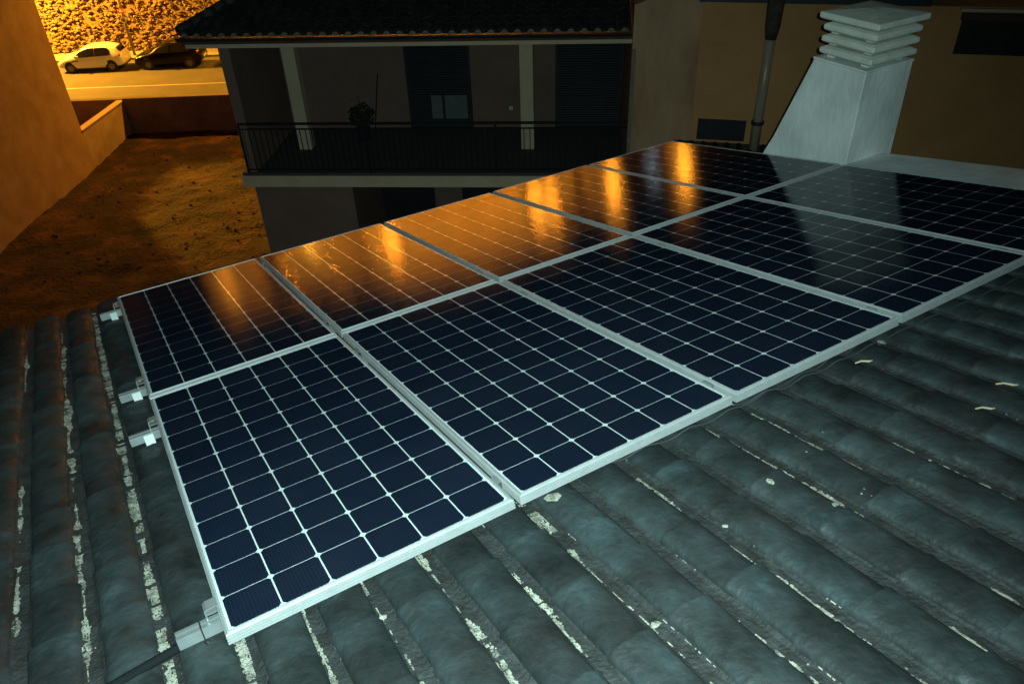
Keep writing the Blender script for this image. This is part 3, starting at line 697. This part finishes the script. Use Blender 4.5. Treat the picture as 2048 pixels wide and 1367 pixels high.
# =================================================================== parked cars
def car(name, label, loc, rz, body_mat, st_, long_=1., doors=True, badge=False):
    root = empty(name, loc, (0,0,rz)); root.scale = (.95,.95,.97); tag(root, label, 'car', 'cars parked along the far kerb')
    def sect(s):
        x, w_, zb, belt, zt, wr = s; zm = zb + (belt-zb)*.45
        L_ = [(w_*.93, zb), (w_, zb+.08), (w_*1.02, zm), (w_*.985, belt), (wr, zt-.07), (wr*.86, zt-.015), (wr*.4, zt)]
        return [(x, y, z) for y, z in L_] + [(x, -y, z) for y, z in reversed(L_)]
    # subdivide the stations so that the shape is round
    S = []
    for a, b in zip(st_[:-1], st_[1:]):
        for t in (0, .5): S.append(tuple(p + (q-p)*t for p, q in zip(a, b)))
    S.append(st_[-1])
    bd = MB().loft([sect(s) for s in S]).build('body', body_mat, root, True)
    sb = bd.modifiers.new('sub', 'SUBSURF'); sb.levels = 1; sb.render_levels = 1
    def at(x):
        for a, b in zip(st_[:-1], st_[1:]):
            if a[0] <= x <= b[0]:
                t = (x-a[0])/(b[0]-a[0]); return tuple(p + (q-p)*t for p, q in zip(a, b))
        return st_[-1]
    def side(x, t, sgn, o=.004):
        s = at(x); y0, z0, y1, z1 = s[1]*.985, s[3], s[5], s[4]-.07
        return (x, sgn*(y0 + (y1-y0)*t + o), z0 + (z1-z0)*t)
    wins = ((-1.42*long_, -.28, 1), (-.22, .80, 1)) if doors else ((-1.34*long_, -.42, 1), (-.40, .86, 1))
    for sgn in (1, -1):
        for (x0, x1, _) in wins:
            m = MB(); N = 6
            top = []; bot = []
            for k in range(N+1):
                x = x0 + (x1-x0)*k/N; s = at(x); hi = .92 if s[4] > 1.25 else max(.08, .92*(s[4]-1.0)/.25)
                lo = .07
                if k == 0 and x0 < -1: hi *= .75; lo = .16
                bot.append(side(x, lo, sgn)); top.append(side(x, max(hi, lo+.02), sgn))
            m.add(bot + top, [(k, k+1, k+N+2, k+N+1) for k in range(N)]); m.build('side_window', M['car_glass'], root)
        for (hx) in ((1.95*long_-.10),):
            s = at(hx); MB().add(rock_verts((hx-.02, sgn*s[1]*.86, s[3]-.02), .11, .07, .05), ICO).build('headlight', M['clear_lamp'], root, True)
        s = at(-1.86*long_); MB().add(rock_verts((-1.88*long_, sgn*s[1]*.93, .93), .09, .07, .09), ICO).build('taillight', M['red_lamp'], root, True)
        s = at(.62); MB().box(.58, .72, sgn*(s[1]+.02) - .06, sgn*(s[1]+.02) + .06, s[3]+.02, s[3]+.12).build('mirror', body_mat, root)
        for wx in (-1.28*long_, 1.22*long_):
            s = at(wx); y = sgn*(s[1]-.10)
            a_ = MB().tube([(wx, y, .33), (wx, sgn*(s[1]+.012), .33)], .355, 20).build('wheel_arch', M['rubber'], root)
            wh = MB().tube([(wx, y-.02*sgn, .305), (wx, sgn*(s[1]+.03), .305)], [.305, .295], 20).build('wheel', M['rubber'], root)
            MB().tube([(wx, sgn*(s[1]+.028), .305), (wx, sgn*(s[1]+.040), .305)], [.20, .17], 10).build('rim', M['rim'], wh)
    # rear glass and windscreen
    def cross(x, f, o):  # point across the top of a section
        s = at(x); return (x, s[5]*.84*f, s[4]-.02 + o)
    a, b = st_[2], st_[3]
    rg = MB(); xa, xb = a[0]+.03, b[0]-.02
    rg.add([(xa-.03, a[5]*.80, a[4]-.06), (xb-.03, b[5]*.86, b[4]-.045), (xb-.03, -b[5]*.86, b[4]-.045), (xa-.03, -a[5]*.80, a[4]-.06)], [(0,1,2,3)])
    rg.v = [(p[0]-.02, p[1], p[2]+.03) for p in rg.v]
    rg.build('rear_window', M['car_glass'], root)
    ws = MB(); s0 = at(.52); s1 = at(1.02)
    ws.add([(.50, s0[5]*.88, s0[4]+.012), (1.02, s1[5]*.92, s1[4]+.014), (1.02, -s1[5]*.92, s1[4]+.014), (.50, -s0[5]*.88, s0[4]+.012)], [(3,2,1,0)])
    ws.build('windscreen', M['car_glass'], root)
    MB().box(-2.06*long_, -2.03*long_, -.26, .26, .50, .62).build('number_plate', M['sign_white'], root)
    if badge:
        s = at(.95); MB().box(.62, 1.02, s[1]*1.012, s[1]*1.012+.012, .68, .74).build('side_badge', M['black'], root)
        s = at(-1.9); MB().box(-2.04, -1.6, -.7, .7, .30, .38).build('bumper_trim', M['black'], root)
    return root
hatch = [(-2.03,.66,.42,.66,.78,.55),(-1.98,.76,.34,.80,.93,.60),(-1.88,.81,.29,.90,1.08,.58),(-1.62,.84,.25,.92,1.34,.54),(-1.0,.855,.21,.90,1.47,.56),(-.1,.86,.20,.88,1.47,.57),(.5,.86,.20,.87,1.30,.59),(1.05,.855,.20,.90,1.0,.70),(1.6,.82,.22,.80,.88,.68),(1.93,.72,.28,.62,.72,.58),(2.03,.60,.34,.50,.58,.48)]
sedan = [(-2.06,.66,.42,.66,.80,.58),(-2.0,.76,.34,.80,.98,.62),(-1.9,.80,.29,.92,1.10,.63),(-1.55,.83,.25,.95,1.40,.58),(-1.0,.85,.21,.94,1.47,.58),(-.1,.86,.20,.92,1.46,.58),(.5,.86,.20,.91,1.31,.60),(1.05,.855,.20,.89,.99,.70),(1.65,.82,.22,.80,.88,.68),(2.05,.72,.28,.62,.72,.58),(2.14,.60,.34,.50,.58,.48)]
car('parked_car', 'white three door hatchback parked left of the sign pole', (-24.2, 47.95, SZ), R(182.5), M['car_white'], hatch, 1., False, True)
car('parked_car', 'black hatchback parked between the sign pole and the tiled eave', (-19.65, 48.05, SZ), R(181.5), M['car_black'], sedan, 1.02)
car('parked_car', 'dark car half hidden behind the balcony house corner', (-14.75, 48.05, SZ), R(180), M['car_grey'], hatch, 1.)

# sign pole on the far pavement
sp = empty('sign_pole', (-22.75, 50.15, SZ + .125)); tag(sp, 'grey pole with a warning triangle and round sign above the parked cars', 'sign pole')
MB().tube([(0,0,0),(0,0,4.6)], .085, 10).build('pole', M['pole'], sp, True)
def sign(z, shape, r):
    if shape == 'tri': o2 = [(r*math.sin(a), 0, r*math.cos(a)) for a in (0, 2.094, 4.189)]
    else: o2 = [(r*math.sin(a), 0, r*math.cos(a)) for a in [k*6.2832/18 for k in range(18)]]
    n_ = len(o2)
    def pl(sc_, y0, y1): return MB().loft([[(p[0]*sc_, y, z + p[2]*sc_) for p in o2] for y in (y0, y1)])
    b = pl(1., -.13, -.115).build('sign_plate', M['sign_red'] if shape == 'tri' else M['sign_back'], sp)
    pl(.55, -.134, -.131).build('sign_face', M['sign_white'] if shape == 'tri' else M['shutter'], b)
sign(2.62, 'tri', .27); sign(2.1, 'round', .20)
# bare tree on the rock slope beside the eave
bt = empty('bare_tree', (-18.3, 52.0, -1.6)); tag(bt, 'leafless branching tree on the rocky slope above the black car', 'tree')
rr = random.Random(21)
def branch(m, p, d, L_, r, depth):
    q = p + d*L_*.5 + Vector((rr.uniform(-.06,.06), rr.uniform(-.06,.06), 0))*L_; e = p + d*L_
    m.tube([p, q, e], [r, r*.85, r*.65], 6, False)
    if depth:
        for _ in range(3 if depth > 1 else 2):
            nd = (d + Vector((rr.uniform(-.9,.9), rr.uniform(-.5,.5), rr.uniform(-.1,.7)))).normalized(); branch(m, e, nd, L_*rr.uniform(.6,.8), r*.6, depth-1)
tk = MB(); tk.tube([(0,0,-.5),(.05,-.1,.3),(.0,-.15,.9)], [.13,.11,.09], 8); tk.build('trunk', M['bark'], bt, True)
br = MB()
for a in (-.6, 0., .7): branch(br, Vector((0,-.15,.85)), Vector((a, -.1, 1)).normalized(), .9, .06, 4)
br.build('branches', M['bark'], bt, True)

# =================================================================== street lamps (they stand above the frame; the panels mirror the upper ones)
def street_lamp(label, x, y, z0, h, watts, arm=(0,-1.2), col=SODIUM, head=120., rad=.16, aim=None, blend=.12):
    r = empty('street_lamp', (x, y, z0)); tag(r, label, 'street lamp', 'street lamps')
    ax, ay = arm
    MB().tube([(0,0,0),(0,0,h*.6),(0,0,h),(ax*.3,ay*.3,h+.22),(ax,ay,h+.28)], [.09,.07,.05,.04,.04], 8).build('pole', M['pole'], r, True)
    hd = MB().loft([[(ax+dx*s, ay+dy*s*1.6, h+zz) for dx, dy in ((-.14,-.14),(.14,-.14),(.14,.14),(-.14,.14))] for s, zz in ((1.05,.20),(1.15,.26),(.6,.36))]).build('lamp_head', M['pole'], r)
    lens = MB().loft([[(ax+dx*s, ay+dy*s*1.6, h+zz) for dx, dy in ((-.12,-.12),(.12,-.12),(.12,.12),(-.12,.12))] for s, zz in ((.5,.10),(1.,.198))]).build('lens', emitter('sodium_lens', col, head), r)
    ld = bpy.data.lights.new('lamp_light', 'SPOT'); ld.spot_size = R(170); ld.spot_blend = blend; ld.energy = watts; ld.color = col; ld.shadow_soft_size = rad
    lo = bpy.data.objects.new('lamp_light', ld); COL.objects.link(lo); lo.parent = r; lo.location = (ax, ay, h-.08)
    if aim: lo.rotation_euler = Vector(aim).to_track_quat('-Z', 'Y').to_euler(); ld.spot_size = R(150)
street_lamp('street lamp on the far pavement left of the parked cars', -31.5, 50.4, SZ+.12, 9.6, 68000, (.4,-1.2), head=400, rad=.9)
street_lamp('street lamp on the near side of the street beyond the balcony house', -9.6, 33.6, SZ, 11.0, 3900, (-.9,.3), head=300, blend=.25)
street_lamp('added street lamp on the far pavement right of the parked cars, filling the stone bank', -9.0, 50.5, SZ+.12, 9.4, 5500, (-.3,-1.2), head=300, rad=.5)  # added lamp out of view, a fill for the bank and the cars
# unseen building on the upper road; bays and wall lamps set to streak the panels
hz = hill_z(63.5)
row = empty('hillside_building', (0, 64, hz)); tag(row, 'long unseen lamp lit building on the hill, shaped to be mirrored orange in the far row of panels', 'building')
bays = [(-25.6,-22.1,5.6,900,1),(-20.3,-18.5,5.4,1300,1),(-17.7,-14.9,5.6,2000,1),(-13.9,-12.3,6.,4600,1),(-12.0,-8.5,6.6,380,0),(-8.4,-6.0,6.6,5800,1),(-6.0,-3.9,6.6,8000,1),(-3.9,-1.0,6.,3600,1),(-.4,.5,6.,300,0),(.85,1.75,6.,220,0),(2.3,3.2,4.5,300,1),(4.0,4.8,4.5,300,1),(5.2,6.8,6.5,340,0),(10.6,12.0,7.5,380,0)]
MB().box(-46, 34, 2.6, 9, -1.5, 5.2).build('rear_wall', M['shutter'], row)
for i, (a, b, h_, wt, shielded) in enumerate(bays):
    x0, x1 = 60*math.tan(R(a)) - .8, 60*math.tan(R(b)) - .8; dy = .06*(i % 2)
    f = MB().box(x0, x1, dy, 8.9, -1.5, h_).build('facade', M['facade'], row)
    MB().box(x0-.04, x1+.04, dy-.25, 8.95, h_+.002, h_+.2).build('roof_slab', M['house_tile'], f)
    xc = (x0+x1)/2 if i != 4 else x0 + .7
    MB().box(xc-.05, xc+.05, dy-2.0, dy, 3.52, 3.58).build('wall_lamp', M['pole'], f)
    if shielded: MB().box(xc-.32, xc+.32, dy-2.25, dy-2.2, 2.75, 3.65).build('lamp_shield', M['pole'], f)  # added plate that keeps the bare lamp out of the panels' reflection
    ld = bpy.data.lights.new('lamp_light', 'POINT'); ld.energy = wt; ld.color = (1.0,.34,.02); ld.shadow_soft_size = .26
    lo = bpy.data.objects.new('lamp_light', ld); COL.objects.link(lo); lo.parent = row; lo.location = (xc, dy-1.85, 3.2)
street_lamp('pale white lamp at the right end of the upper hillside road', math.tan(R(9.25))*56 - .5, 60, hill_z(60)-.2, 4.7, 25, (0,.5), (.62,.8,.9), 90)
